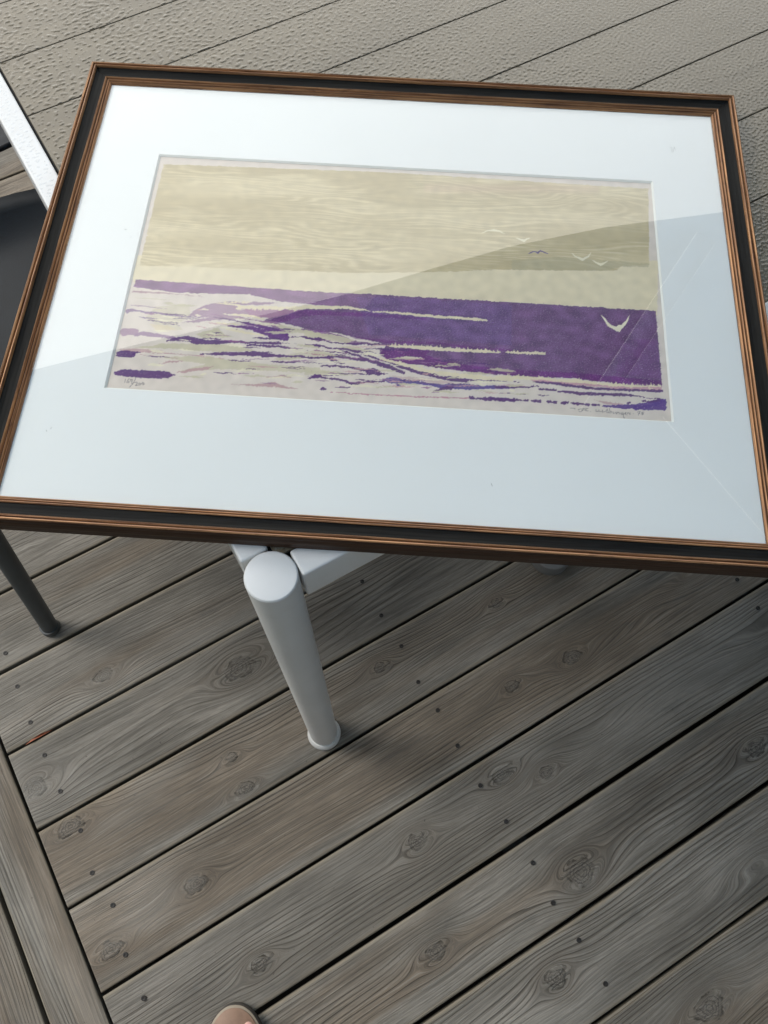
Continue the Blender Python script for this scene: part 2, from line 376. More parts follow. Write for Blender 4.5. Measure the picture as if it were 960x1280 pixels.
def board(u0, u1, v0, v1, seed, fine, swap=False):
    """weathered board with rounded arrises; attributes carry the grain's flow and its knots"""
    wd = u1-u0; uc = (u0+u1)/2; hw = wd/2
    if fine:
        tt = np.concatenate([[-hw, -hw, -hw+.0008, -hw+.003], np.linspace(-hw+.006, hw-.006, 30), [hw-.003, hw-.0008, hw, hw]])
        a, b = fine
        ss = np.unique(np.round(np.concatenate([[v0, v0+.0008], np.linspace(max(v0+.003, a), min(b, v1-.003), int((min(b, v1)-max(v0, a))/.0045)), np.arange(min(b, v1-.003)+.05, v1-.003, .12), [v1-.0008, v1]]), 5))
    else:
        tt = np.concatenate([[-hw, -hw, -hw+.0008, -hw+.003], np.linspace(-hw+.012, hw-.012, 7), [hw-.003, hw-.0008, hw, hw]])
        ss = np.concatenate([[v0, v0+.0008], np.linspace(v0+.003, v1-.003, max(4, int((v1-v0)/.05))), [v1-.0008, v1]])
    nt_ = len(tt)
    Z = np.zeros(nt_); Z[0] = Z[-1] = -.028; Z[1] = Z[-2] = -.0026; Z[2] = Z[-3] = -.0009; Z[3] = Z[-4] = -.00015
    S, T = np.meshgrid(ss, tt); ZZ = np.repeat(Z[:, None], len(ss), 1).copy()
    r = np.random.default_rng(seed+500)
    cup = r.uniform(-.0006, .0006); ZZ[1:-1] += cup*(1-(T[1:-1]/hw)**2)+r.uniform(-.0008, .0008)
    ZZ[:, 0] = np.minimum(ZZ[:, 0], -.0026); ZZ[:, -1] = np.minimum(ZZ[:, -1], -.0026)
    wob = .0005*np.sin(S*3.1+seed)+.0003*np.sin(S*9.7+seed*2)
    Uc = uc+T+wob*(np.abs(T)/hw)
    # flow field
    pith = r.uniform(-.5, .5)*hw
    g = T.copy()*r.uniform(.55, .9)
    g += .007*lown(S, T, seed, .7, 2.5)+.0028*lown(S, T, seed+50, 2.0, 5.0)
    # long cathedral arches
    for _ in range(max(1, int((v1-v0)*1.0))):
        sc_, tc = r.uniform(v0, v1), r.uniform(-.6, .6)*hw
        g += r.choice([-1, 1])*r.uniform(.010, .024)*np.exp(-((S-sc_)/r.uniform(.05, .13))**2-((T-tc)/r.uniform(.010, .020))**2)
    K = np.full(S.shape, 9.0)
    for (ku, kv, kr, ke) in knots:
        a, b = (ku, kv)
        if swap: a, b = kv, ku
        if not (u0-.02 < a < u1+.02 and v0-.1 < b < v1+.1): continue
        dt = (uc+T)-a; ds = (S-b)/ke
        ang = 3*np.arctan2(dt, ds)
        rr = np.sqrt(dt**2+ds**2)*(1+.09*np.sin(ang+seed)+.05*np.sin(2*ang))
        K = np.minimum(K, rr/kr)
        rs = np.maximum(rr, kr*.8)
        R2 = (kr*1.35)**2
        ds2 = (S-b)/(ke*1.5)
        q = np.maximum(dt**2+ds2**2, R2*.5)
        g += -dt*R2/q*np.exp(-rr/(kr*5))*1.0
        sgn = 1 if (int(ku*1000) % 2) else -1
        g += sgn*.013*np.exp(-((S-b)/(kr*3.6))**2-(dt/(kr*1.35))**2)     # closed contours round the knot
        ZZ += np.where(rr < kr, .0005, 0)*(ZZ > -.002)
    if swap: X, Y = Uc, S
    else: X, Y = S, Uc
    if swap: X, Y, ZZ = X[::-1], Y[::-1], ZZ[::-1]; S, T, g, K = S[::-1], T[::-1], g[::-1], K[::-1]
    me, _ = grid_mesh('deck_board', X, Y, ZZ)
    fattr(me, 'flow', g); fattr(me, 'knot', K); fattr(me, 'along', S); fattr(me, 'across', T*.0606/hw)
    return me
screw_bm = bmesh.new(); lathe(screw_bm, [(.0036, -.0012), (.0036, .0007), (.0031, .0009), (.0016, .0008), (.0012, .0003), (0, .0003)], 10)
SCREW_ME = bm_mesh(screw_bm, 'screw'); SCREW_ME.materials.append(SCREW)
def screw(parent, x, y):
    s_ = bpy.data.objects.new('screw', SCREW_ME); C.objects.link(s_); s_.parent = parent
    s_.location = (x, y, .0006)
V0 = -.4040
for i in range(len(gaps)-1):
    (a, ha), (b, hb) = gaps[i], gaps[i+1]; ha *= .86; hb *= .86
    u0, u1 = a+ha, b-hb
    if u0 < -2.3: continue
    near = -.45 < u0 < .70
    me = board(u0, u1, V0, 4.9, i*7+3, (V0, .95) if near else None)
    bo = link('deck_board', me, WOOD, deck)
    for jv in (-.350, .214, .780, 1.345, 1.91):
        if not (-.6 < u0 < 1.4 and jv < 1.4): continue
        for uq in (u0+.029, u1-.029): screw(bo, jv+random.uniform(-.005, .005), uq+random.uniform(-.005, .005))
# border boards running the other way at the left edge
bx = [(-.4800, -.4085), (-.6040, -.4860), (-.7310, -.6095), (-.8580, -.7360), (-.985, -.863)]
for i, (a, b) in enumerate(bx):
    me = board(a, b, -2.3, 3.3, 901+i*13, (-.25, .62) if i < 2 else None, swap=True)
    bo = link('deck_board', me, WOOD, deck)
    if i < 2:
        for uq in (-.35, -.03, .345, .66): screw(bo, (a+b)/2-.02+random.uniform(-.004, .004), uq)
# joists under the boards
for jv in (-.5, -.35, .214, .780, 1.345, 1.91, 2.5, 3.1, 3.7, 4.3):
    link('joist', box_me('joist', jv-.022, jv+.022, -2.3, 3.3, -.16, -.0295), JOIST, deck)
# a dry leaf lodged in the gap
bm = bmesh.new()
pts = [(-.375, .4548), (-.362, .4575), (-.345, .4580), (-.330, .4560), (-.345, .4545), (-.362, .4540)]
vs = [bm.verts.new((x, y, -.001+.0025*(i % 3))) for i, (x, y) in enumerate(pts)]; bm.faces.new(vs)
r_ = bmesh.ops.extrude_face_region(bm, geom=bm.faces[:]); bmesh.ops.translate(bm, vec=(0, 0, .0007), verts=[e for e in r_['geom'] if isinstance(e, bmesh.types.BMVert)])
o = link('dry_leaf', bm_mesh(bm, 'dry_leaf'), LEAF); o.rotation_euler = (0, 0, YAW)
o['label'] = 'thin reddish brown dry leaf lodged in a deck gap at the left'; o['category'] = 'leaf'

# ------------------------------------------------------------------ table (local x = v, local y = u)
TA = YAW-.004
table = root('garden_table', (0, 0, 0), TA, 'white metal garden table with wet taupe slatted top and round corner legs', 'table')
TU0, TU1, TV0, TV1, ZT =   .2195, 1.870, .0225, 1.95, .740
def leg(cx, cy, ztop=ZT+.0022):
    bm = bmesh.new(); r = .0214
    lathe(bm, [(0, ztop), (r-.0022, ztop), (r-.0010, ztop-.0004), (r, ztop-.0018), (r, .03), (r-.001, .014), (0, .014)], 56, cx, cy)
    lo = link('leg', bm_mesh(bm, 'leg'), PAINT, table, smooth=True)
    sm(lo)
    bm = bmesh.new(); lathe(bm, [(0, .0155), (r+.0008, .0155), (r+.0038, .0125), (r+.0048, .008), (r+.0045, .003), (r+.003, .0002), (0, .0002)], 48, cx, cy)
    gg = link('foot_glide', bm_mesh(bm, 'foot_glide'), GLIDE, lo, smooth=True); sm(gg)
    return lo
def sm(o, ang=35):
    me = o.data; me.polygons.foreach_set('use_smooth', [True]*len(me.polygons))
    try: me.set_sharp_from_angle(angle=R(ang))
    except Exception: pass
for cx, cy in ((.0392, .2330), (TV1-.017, .2330), (.0392, TU1-.013), (TV1-.017, TU1-.013)): leg(cx, cy)
# middle leg whose foot shows under the picture
bm = bmesh.new(); lathe(bm, [(0, .70), (.021, .70), (.021, .03), (0, .03)], 40, .521, .302)
lo = link('leg', bm_mesh(bm, 'leg'), GLIDE, table, label='middle leg of the table, its round grey foot just showing below the picture'); sm(lo)
bm = bmesh.new(); lathe(bm, [(0, .030), (.026, .030), (.032, .026), (.034, .018), (.034, .001), (0, .001)], 48, .521, .302)
g2 = link('foot_glide', bm_mesh(bm, 'foot_glide'), mat_simple('dull_grey_glide', (.15, .15, .145), .5, .1, 60), lo); sm(g2)
bmr = []
RB = .0025
for nm, a in (('rail', (TV0+.0012, TV0+.0252, .2550, TU1-.036, ZT-.048, ZT+.001)), ('rail', (TV1-.0252, TV1-.0012, .2550, TU1-.036, ZT-.048, ZT+.001)),
              ('rail', (.0612, TV1-.041, TU0+.0012, TU0+.0252, ZT-.048, ZT+.001)), ('rail', (.0612, TV1-.041, TU1-.0252, TU1-.0012, ZT-.048, ZT+.001))):
    ro = link(nm, box_me(nm, *a, bev=RB, seg=3), PAINT, table); sm(ro, 50)
# slats: rubber seal bed 3 mm down, slats between the seams
link('seal_bed', box_me('seal_bed', TV0+.0265, TV1-.0265, TU0+.0262, TU1-.0262, ZT-.03, ZT-.004), GAPM, table)
seams = [TU0+.0262, .3447, .4365, .5280, .6160, .7104, .8015, .8900, .9800, 1.0700, 1.1600, 1.2500, 1.3400, 1.4300, 1.5200, 1.6100, 1.7000, 1.7900, TU1-.0262]
for a, b in zip(seams, seams[1:]):
    s_ = link('table_slat', box_me('table_slat', TV0+.0278, TV1-.0278, a+.0006, b-.0006, ZT-.012, ZT-.0003, bev=.0004, seg=1), SLAT, table)
# water standing on the slats: a relief of flat-topped beads
FT = (-.3116, .7707); FW, FD, FYAW = .6601, .5163, -.0453
def in_frame(X, Y, shrink=0.004):           # table-local -> world -> frame-local
    ct, st = math.cos(TA), math.sin(TA); wx, wy = X*ct-Y*st, X*st+Y*ct
    dx, dy = wx-FT[0], wy-FT[1]; cf, sf = math.cos(FYAW), math.sin(FYAW)
    a = dx*cf+dy*sf; b = -(-dx*sf+dy*cf)
    return (a > shrink) & (a < FW-shrink) & (b > shrink) & (b < FD-shrink)
def droplets(name, x0, x1, y0, y1, z0, mat, st, thr, f, label, hgt, grad=0.0, seed=3):
    nx, ny = int((x1-x0)/st), int((y1-y0)/st)
    X, Y = np.meshgrid(x0+np.arange(nx)*st, y0+np.arange(ny)*st)
    fine = fft_noise(ny, nx, st, st, f*1.75, f*1.75, .42, seed+1)
    # elongated beads; size gets smaller towards the far right
    A = fft_noise(ny, nx, st, st, f*1.25, f*.72, .38, seed)
    B = fft_noise(ny, nx, st, st, f*1.9, f*1.35, .38, seed+2)
    k = np.clip((X-.15)/.55, 0, 1) if grad else np.zeros_like(X)
    n = A*np.cos(k*1.5708)+B*np.sin(k*1.5708)+.30*fine
    dens = fft_noise(ny, nx, st, st, 9, 9, .5, seed+9)*.16
    n = n+dens-thr+grad*k
    h = np.clip(n/.55, 0, 1); h = np.sqrt(1-(1-h)**2)*(.85+.15*np.clip(n, 0, 1.5))
    h *= hgt*(1-.48*k)
    keep = np.ones((ny, nx), bool)
    for s in seams[1:-1]: keep &= ~(np.abs(Y-s) < .0009)
    keep &= ~in_frame(X, Y)
    kq = ((h[:-1, :-1]+h[:-1, 1:]+h[1:, 1:]+h[1:, :-1]) > 0)&keep[:-1, :-1]&keep[1:, 1:]&keep[1:, :-1]&keep[:-1, 1:]
    me, _ = grid_mesh(name, X, Y, h+z0-.00004, kq)
    o = link(name, me, mat, kind='stuff'); o.rotation_euler = (0, 0, TA); o['label'] = label; o['category'] = 'water'
    return o
droplets('water_droplets', .0525, 1.15, .245, 1.34, ZT-.0003, DROP, .0012, .60, 132, 'rain water beading in small squiggly drops on the taupe table slats', .00060, .46)
droplets('water_droplets', TV0+.004, TV0+.0225, .58, 1.30, ZT+.001, DROPW, .0009, .9, 170, 'fine rain drops beading on the white left rail of the table', .00018, 0, 21)

# ------------------------------------------------------------------ framed print: local x right, local y up the picture, origin at the near-left corner
ZF = ZT+.0014
fo = FT
fr = root('framed_print', (fo[0]+FD*math.sin(FYAW), fo[1]-FD*math.cos(FYAW), ZF), FYAW,
          'purple seascape print in black and bronze gilt frame lying on the garden table', 'picture')
FH = .0189
# rail profile: (distance in from the outer edge, height, material) 0 side, 1 gilt, 2 black
prof = [(0.0006, 0.0, 0), (0, .0105, 0), (.0004, .0128, 0), (.0012, .0150, 0), (.0014, .0168, 0), (.0022, .0182, 1), (.0031, FH, 1), (.0041, .0184, 1), (.0046, .0168, 0), (.0052, .0168, 1),
        (.0057, .0180, 1), (.0066, .0183, 1), (.0073, .0174, 1), (.0077, .0158, 2), (.0086, .0149, 2), (.0110, .0141, 2), (.0150, .0136, 2), (.0178, .0138, 2), (.0182, .0146, 1),
        (.0190, .0152, 1), (.0198, .0144, 1), (.0202, .0132, 0), (.0208, .0132, 1), (.0214, .0139, 1), (.0221, .0134, 1), (.0225, .0124, 0), (.0230, .0124, 1), (.0238, .0128, 1), (.0247, .0118, 1), (.0252, .0104, 0), (.0252, .0086, 0), (.010, .0086, 0), (.010, .0, 0)]
def rail(P0, P1, inward, label):
    """mitred rail from P0 to P1; its own X axis runs along it"""
    P0, P1 = Vector(P0), Vector(P1); d = (P1-P0); ln = d.length; d.normalize()
    bm = bmesh.new(); seg = 24; cols = []
    rr = np.random.default_rng(int(ln*1000)+len(label))
    for j in range(seg+1):
        f = j/seg; row = []
        for (t, z, m_) in prof:
            x = t+.00012+(ln-2*t-.00024)*f
            row.append(bm.verts.new((x, t, z+.00012*math.sin(f*40+t*900))))
        cols.append(row)
    for A, B in zip(cols, cols[1:]):
        for i in range(len(prof)-1):
            fc = bm.faces.new((A[i], A[i+1], B[i+1], B[i])); fc.material_index = prof[i][2] if i != 13 else 2
    bm.faces.new(cols[0]); bm.faces.new(cols[-1][::-1])
    bmesh.ops.recalc_face_normals(bm, faces=bm.faces)
    o = link('frame_rail', bm_mesh(bm, 'frame_rail'), [SIDE, GILT, BLACK], fr)
    o.location = P0; o.rotation_euler = (0, 0, math.atan2(d.y, d.x))
    return o
c0, c1, c2, c3 = (0, 0, 0), (FW, 0, 0), (FW, FD, 0), (0, FD, 0)
rail(c0, c1, 1, 'a'); rail(c1, c2, 1, 'bb'); rail(c2, c3, 1, 'ccc'); rail(c3, c0, 1, 'dddd')
# mount board with bevelled window
ML, MR_, MT, MB = .0893, .0889, .1157, .1311
zm = .0112-.0008
wx0, wx1, wy0, wy1 = ML, FW-MR_, MB, FD-MT
bm = bmesh.new()
def ring4(a, b, z): return [bm.verts.new(p) for p in ((a[0], a[1], z), (b[0], a[1], z), (b[0], b[1], z), (a[0], b[1], z))]
mo = .012
o1 = ring4((mo, mo), (FW-mo, FD-mo), zm-.0024); o2 = ring4((mo, mo), (FW-mo, FD-mo), zm-.0008)
i1 = ring4((wx0, wy0), (wx1, wy1), zm-.0008); i2 = ring4((wx0+.0016, wy0+.0016), (wx1-.0016, wy1-.0016), zm-.0024)
for A, B, mi in ((o1, o2, 0), (o2, i1, 0), (i1, i2, 1), (i2, o1, 0)):
    for k in range(4):
        f_ = bm.faces.new((A[k], A[(k+1) % 4], B[(k+1) % 4], B[k])); f_.material_index = mi
bmesh.ops.recalc_face_normals(bm, faces=bm.faces)
link('mount_board', bm_mesh(bm, 'mount_board'), [MATB, CORE], fr)
link('backing_board', box_me('backing_board', .0105, FW-.0105, .0105, FD-.0105, .0015, .0072), mat_simple('brown_hardboard', (.16, .10, .06), .9), fr)
link('glass', box_me('glass', .0120, FW-.0120, .0120, FD-.0120, zm+.0004, zm+.0005), GLASS, fr)

# ------------------------------------------------------------------ the print: flat inks laid on a fine mesh
NPX, NPY = 820, 470
px0, px1, py0, py1 = wx0-.006, wx1+.006, wy0-.006, wy1+.006
gx = np.linspace(px0, px1, NPX); gy = np.linspace(py0, py1, NPY)
GX, GY = np.meshgrid(gx, gy)
def homog(src, dst):
    A = []
    for (x, y), (u, v) in zip(src, dst):
        A.append([x, y, 1, 0, 0, 0, -u*x, -u*y, -u]); A.append([0, 0, 0, x, y, 1, -v*x, -v*y, -v])
    return np.linalg.svd(np.array(A, float))[2][-1].reshape(3, 3)
# artwork drawing units: traced outline units of the sheet, squared up by this mapping
Hm = homog([(wx0, wy1), (wx1, wy1), (wx1, wy0), (wx0, wy0)], [(198, 192), (817, 224), (843, 526), (130, 485)])
w_ = Hm[2, 0]*GX+Hm[2, 1]*GY+Hm[2, 2]
U_ = (Hm[0, 0]*GX+Hm[0, 1]*GY+Hm[0, 2])/w_; V_ = (Hm[1, 0]*GX+Hm[1, 1]*GY+Hm[1, 2])/w_
dxm = (px1-px0)/NPX; dym = (py1-py0)/NPY
def pn(f0y, f0x, bw, seed): return fft_noise(NPY, NPX, dym, dxm, f0y, f0x, bw, seed)
JX, JY = pn(380, 300, .7, 31)*.26, pn(380, 300, .7, 32)*.26
JX += pn(110, 90, .6, 33)*.25; JY += pn(110, 90, .6, 34)*.25
PU, PV = U_+JX, V_+JY
def s2l(c): 
    c = np.array(c)/255.; return np.where(c < .04045, c/12.92, ((c+.055)/1.055)**2.4)
INK = np.empty((NPY, NPX, 3)); 
def poly(pts, exact=False):
    X, Y = (U_, V_) if exact else (PU, PV)
    p = np.array(pts, float); x0, y0 = p.min(0)-3; x1, y1 = p.max(0)+3
    m = (X >= x0)&(X <= x1)&(Y >= y0)&(Y <= y1); xs, ys = X[m], Y[m]; ins = np.zeros(xs.shape, bool)
    for (ax, ay), (bx_, by_) in zip(p, np.roll(p, -1, 0)):
        if ay == by_: continue
        c = ((ay > ys) != (by_ > ys)) & (xs < (bx_-ax)*(ys-ay)/(by_-ay)+ax); ins ^= c
    o = np.zeros(X.shape, bool); o[m] = ins; return o
def stroke(pts, ws, exact=False, taper=False):
    X, Y = (U_, V_) if exact else (PU, PV); o = np.zeros(X.shape, bool)
    if not isinstance(ws, (list, tuple)): ws = [ws]*len(pts)
    for (a, wa), (b, wb) in zip(zip(pts, ws), zip(pts[1:], ws[1:])):
        mx = max(wa, wb); x0, x1 = min(a[0], b[0])-mx, max(a[0], b[0])+mx; y0, y1 = min(a[1], b[1])-mx, max(a[1], b[1])+mx
        m = (X >= x0)&(X <= x1)&(Y >= y0)&(Y <= y1); xs, ys = X[m], Y[m]
        dx, dy = b[0]-a[0], b[1]-a[1]; L2 = dx*dx+dy*dy+1e-9
        t = np.clip(((xs-a[0])*dx+(ys-a[1])*dy)/L2, 0, 1)
        d = np.hypot(xs-a[0]-t*dx, ys-a[1]-t*dy); o[m] |= d < (wa+(wb-wa)*t)/2
    return o
def put(mask, col, a=1.0):
    c = s2l(col)
    INK[mask] = INK[mask]*(1-a)+c*a
def z4(*p): return [(140+x/3.692, 330+y/3.692) for x, y in p]
def z5(*p): return [(380+x/3.692, 340+y/3.692) for x, y in p]
def z6(*p): return [(620+x/4., 360+y/4.) for x, y in p]
PAPER = (216, 203, 192); CREAM = (222, 208, 178); SKYC = (198, 182, 146); DARK = (92, 48, 110); SEA = (116, 82, 122); RED = (108, 42, 116)
PINK = (186, 150, 150); OLIVE = (198, 188, 160); MID = (152, 114, 146)
INK[:] = s2l(PAPER)
band = poly([(160, 318), (824, 322), (823, 392), (480, 372), (166, 352)]); put(band, CREAM)
put(poly([(203, 203), (480, 212), (812, 232), (813, 327), (778, 329), (772, 335), (700, 334.5), (618, 334), (560, 337), (480, 338), (430, 338.5), (377, 336), (300, 334.5), (240, 331), (173, 330.5)]), SKYC)
skym = poly([(203, 203), (480, 212), (812, 232), (813, 327), (778, 329), (772, 335), (700, 334.5), (618, 334), (560, 337), (480, 338), (430, 338.5), (377, 336), (300, 334.5), (240, 331), (173, 330.5)])
# wood grain of the sky block
sx = (U_-V_*.0)*.001; base_n = fft_noise(NPY, NPX, dym, dxm, 34, 6, .8, 41)
swx, swy = (U_-738)/46., (V_-246)/17.
gr = (V_-.052*U_)*.12+base_n*.55+2.6*np.exp(-(swx**2+swy**2))+.9*np.exp(-(((U_-330)/90)**2+((V_-285)/20)**2))
lines = (np.sin(gr*6.283*1.55)+.6*np.sin(gr*6.283*.7+base_n))
fine = fft_noise(NPY, NPX, dym, dxm, 330, 22, .7, 42)
strk = np.clip((lines+.6*fine+.1)*.6, 0, 1)*np.clip(.9+.5*fft_noise(NPY, NPX, dym, dxm, 16, 5, .7, 43), 0, 1)
big = fft_noise(NPY, NPX, dym, dxm, 22, 5, .7, 44)
lightc = s2l((228, 213, 180)); darkc = s2l((180, 163, 126))
q = (skym*np.clip(strk*.5, 0, .5))[..., None]; INK = INK*(1-q)+lightc*q
q = (skym*np.clip((-lines-.6*fine-.2)*.25, 0, .32))[..., None]; INK = INK*(1-q)+darkc*q
q = (skym*np.clip(.22*big, 0, .35))[..., None]; INK = INK*(1-q)+darkc*q
q = (skym*np.clip(-.16*big, 0, .3))[..., None]; INK = INK*(1-q)+lightc*q
q = (skym*(np.abs(U_-640) < 110)*np.exp(-((V_-232)/6.)**2)*.20)[..., None]; INK = INK*(1-q)+s2l((200, 158, 150))*q
# warm tint under the light cloud band
put(poly([(640, 322), (700, 318), (814, 326), (812, 330), (778, 330), (760, 335), (640, 334)]), (176, 166, 136), .6)
# sea block
put(poly([(168, 347.5), (400, 362.5), (480, 366), (570, 371), (680, 377), (821, 385), (824, 420), (829, 477.5), (770, 476), (720, 470), (645, 467), (583, 462), (529, 455), (488, 448), (474, 441), (483, 428), (415, 413), (400, 412.6), (334, 398), (378, 385), (400, 379), (351, 375), (312, 366), (221, 364), (166, 357)]), SEA)
put(poly([(168, 347.5), (400, 362.5), (470, 366), (455, 384), (400, 379), (351, 375), (312, 366), (221, 364), (166, 357)]), MID, .55)
seam_ = poly([(160, 340), (830, 380), (832, 480), (160, 480)])
# red-violet second printing along the sea's lower edges and tip
put(poly(z4((700, 250), (780, 222), (880, 205), (960, 200))+z5((0, 168), (300, 180), (560, 200), (560, 212), (300, 196), (60, 190), (0, 195), (-60, 210), (-120, 230), (-60, 258), (60, 280), (140, 300), (200, 322), (330, 320), (250, 312), (130, 272), (0, 250), (-110, 285))), RED, .75)
put(poly(z5((240, 300), (420, 322), (600, 322), (750, 343), (900, 352), (960, 355), (960, 345), (760, 332), (600, 312), (430, 310), (200, 285))), RED, .6)
put(poly(z5((350, 345), (480, 345), (600, 350), (560, 370), (620, 395), (760, 420), (960, 440))+z6((100, 398), (400, 412), (600, 430), (835, 450), (835, 480), (600, 466), (400, 440), (100, 430), (0, 415))+z5((900, 465), (750, 450), (550, 425), (400, 400), (350, 375))), RED, .8)
put(poly(z6((640, 250), (810, 240), (830, 440), (600, 420))), RED, .28)
put(poly(z5((240, 105), (600, 118), (960, 140), (960, 330), (600, 300), (300, 280))), (104, 88, 150), .2)
mot = pn(520, 520, .8, 51)*.8+pn(60, 40, .8, 52)*.5; q = (seam_*np.clip(.20*mot, -.3, .45))[..., None]*(INK.sum(-1, keepdims=True) < .9)
INK = INK*(1+q)
# lilac shoal to the left
put(poly(z4((350, 228), (380, 205), (430, 180), (500, 168), (560, 165), (600, 172), (700, 165), (760, 172), (690, 182), (560, 180), (600, 203), (700, 197), (880, 203), (800, 225), (720, 243), (640, 232), (560, 222), (610, 240), (560, 250), (470, 250), (400, 262), (318, 264), (400, 246), (450, 240), (352, 232))), MID, .8)
put(poly(z4((600, 200), (700, 197), (880, 203), (720, 243), (640, 232))), (168, 122, 150), .7)
# olive and pink tint blocks
for p, c, a in ((z4((380, 315), (440, 300), (485, 285), (520, 320), (560, 330), (420, 335)), OLIVE, .9),
                (z4((100, 380), (240, 360), (420, 360), (560, 365), (660, 392), (500, 400), (300, 385)), OLIVE, .9),
                (z4((200, 190), (350, 180), (360, 230), (300, 270), (330, 300), (230, 290), (150, 240)), OLIVE, .55),
                (z4((180, 420), (420, 420), (720, 455), (960, 470), (960, 495), (520, 478), (300, 490), (430, 455)), OLIVE, .8),
                (z4((720, 262), (960, 310), (960, 325), (800, 300)), OLIVE, .9),
                (z5((0, 262), (120, 280), (240, 305), (200, 318), (60, 300), (0, 290)), OLIVE, .85),
                (z5((0, 440), (150, 450), (240, 470), (40, 466), (0, 466)), OLIVE, .7),
                (z5((-90, 375), (60, 350), (160, 375), (60, 385)), OLIVE, .6),
                (z4((30, 385), (150, 385), (250, 396), (120, 402), (40, 402)), PINK, .8),
                (z4((208, 455), (260, 441), (335, 438), (300, 447), (230, 452)), PINK, .9),
                (z4((290, 495), (350, 478), (470, 463), (440, 480), (340, 495)), PINK, .9),
                (z4((545, 548), (700, 546), (750, 534), (770, 548), (870, 571), (760, 562), (640, 555)), PINK, .9),
                (z4((680, 510), (750, 512), (775, 506), (825, 516), (760, 520)), PINK, .9),
                (z4((170, 270), (260, 278), (300, 300), (200, 300)), (214, 196, 158), .6),
                (z6((150, 440), (380, 452), (600, 470), (835, 478), (833, 500), (640, 492), (400, 472), (200, 456)), (196, 146, 156), .85),
                (z6((490, 548), (600, 560), (660, 572), (560, 570)), PINK, .8),
                (z5((380, 470), (560, 478), (740, 510), (620, 505), (430, 480)), PINK, .5)):
    put(poly(p), c, a)
for p, wd, c in ((z4((95, 120), (180, 124), (330, 135), (430, 146)), [1.8, 1.6, .8, .3], (168, 130, 140)), (z4((80, 183), (130, 188), (250, 200)), [.5, .9, .4], MID),
                 (z4((90, 150), (200, 155), (300, 162)), [.4, .7, .3], OLIVE), (z4((100, 400), (250, 405), (520, 430)), [.7, 1.2, .4], PINK), (z4((120, 410), (300, 428)), [.6, .5], PINK),
                 (z4((190, 205), (230, 204)), 1.4, OLIVE), (z5((120, 545), (300, 556), (480, 565), (780, 573)), [.8, 1.4, 1.6, 1.6], (188, 132, 146)), (z5((0, 365), (60, 372), (90, 378)), [.8, 1, .5], (176, 130, 140))):
    put(stroke(p, wd), c, .9)
PS = lambda p, wd, c=DARK, a=.95: put(stroke(p, [x/3.692 for x in wd]), c, a)
PS(z4((68, 212), (88, 206), (130, 212), (200, 220), (260, 228), (330, 236), (420, 240)), [18, 14, 8, 8, 8, 6, 3], (140, 112, 146))
PS(z4((118, 236), (135, 240), (170, 243), (212, 249)), [4, 6, 6, 3], (140, 112, 146))
PS(z4((52, 308), (105, 305)), [34, 30], MID, .85)
PS(z4((105, 322), (140, 314), (200, 322), (262, 330), (300, 338)), [12, 20, 18, 14, 8], (146, 114, 146), .9)
PS(z4((250, 346), (300, 340), (350, 338), (390, 350), (450, 354), (560, 352), (640, 356), (775, 358)), [6, 18, 26, 30, 20, 10, 8, 12])
PS(z4((420, 334), (500, 340)), [4, 6]); PS(z4((470, 345), (610, 350)), [5, 5]); PS(z4((620, 366), (700, 370), (770, 374), (840, 382), (900, 390)), [6, 12, 12, 6, 4])
PS(z4((28, 410), (60, 408), (92, 412)), [26, 34, 26]); PS(z4((95, 412), (104, 402), (124, 401)), [8, 9, 6])
PS(z4((12, 499), (50, 497), (120, 500), (200, 504), (250, 506), (272, 506)), [18, 32, 36, 36, 34, 14]); PS(z4((272, 504), (290, 504)), [5, 3])
PS(z4((405, 409), (420, 409)), [6, 6]); PS(z4((430, 409), (480, 406), (560, 408), (640, 405), (700, 410), (745, 416), (800, 416), (870, 420), (960, 426)), [4, 14, 16, 22, 24, 14, 12, 10, 7])
PS(z4((732, 443), (800, 444), (860, 446)), [4, 9, 4])
PS(z4((535, 278), (590, 282), (640, 288), (700, 306), (760, 322), (800, 328)), [6, 12, 18, 26, 36, 36], (96, 34, 118)); PS(z4((592, 262), (650, 270), (700, 284), (780, 308), (808, 316)), [6, 16, 16, 18, 14], (96, 34, 118))
PS(z4((650, 332), (700, 336), (770, 338)), [4, 9, 9]); PS(z4((690, 262), (715, 264)), [7, 7]); PS(z4((560, 300), (575, 296)), [5, 5])
PS(z4((825, 328), (880, 330), (960, 342)), [5, 8, 10]); PS(z4((890, 362), (960, 372)), [5, 9])
PS(z4((905, 522), (930, 512), (960, 510)), [4, 14, 16])
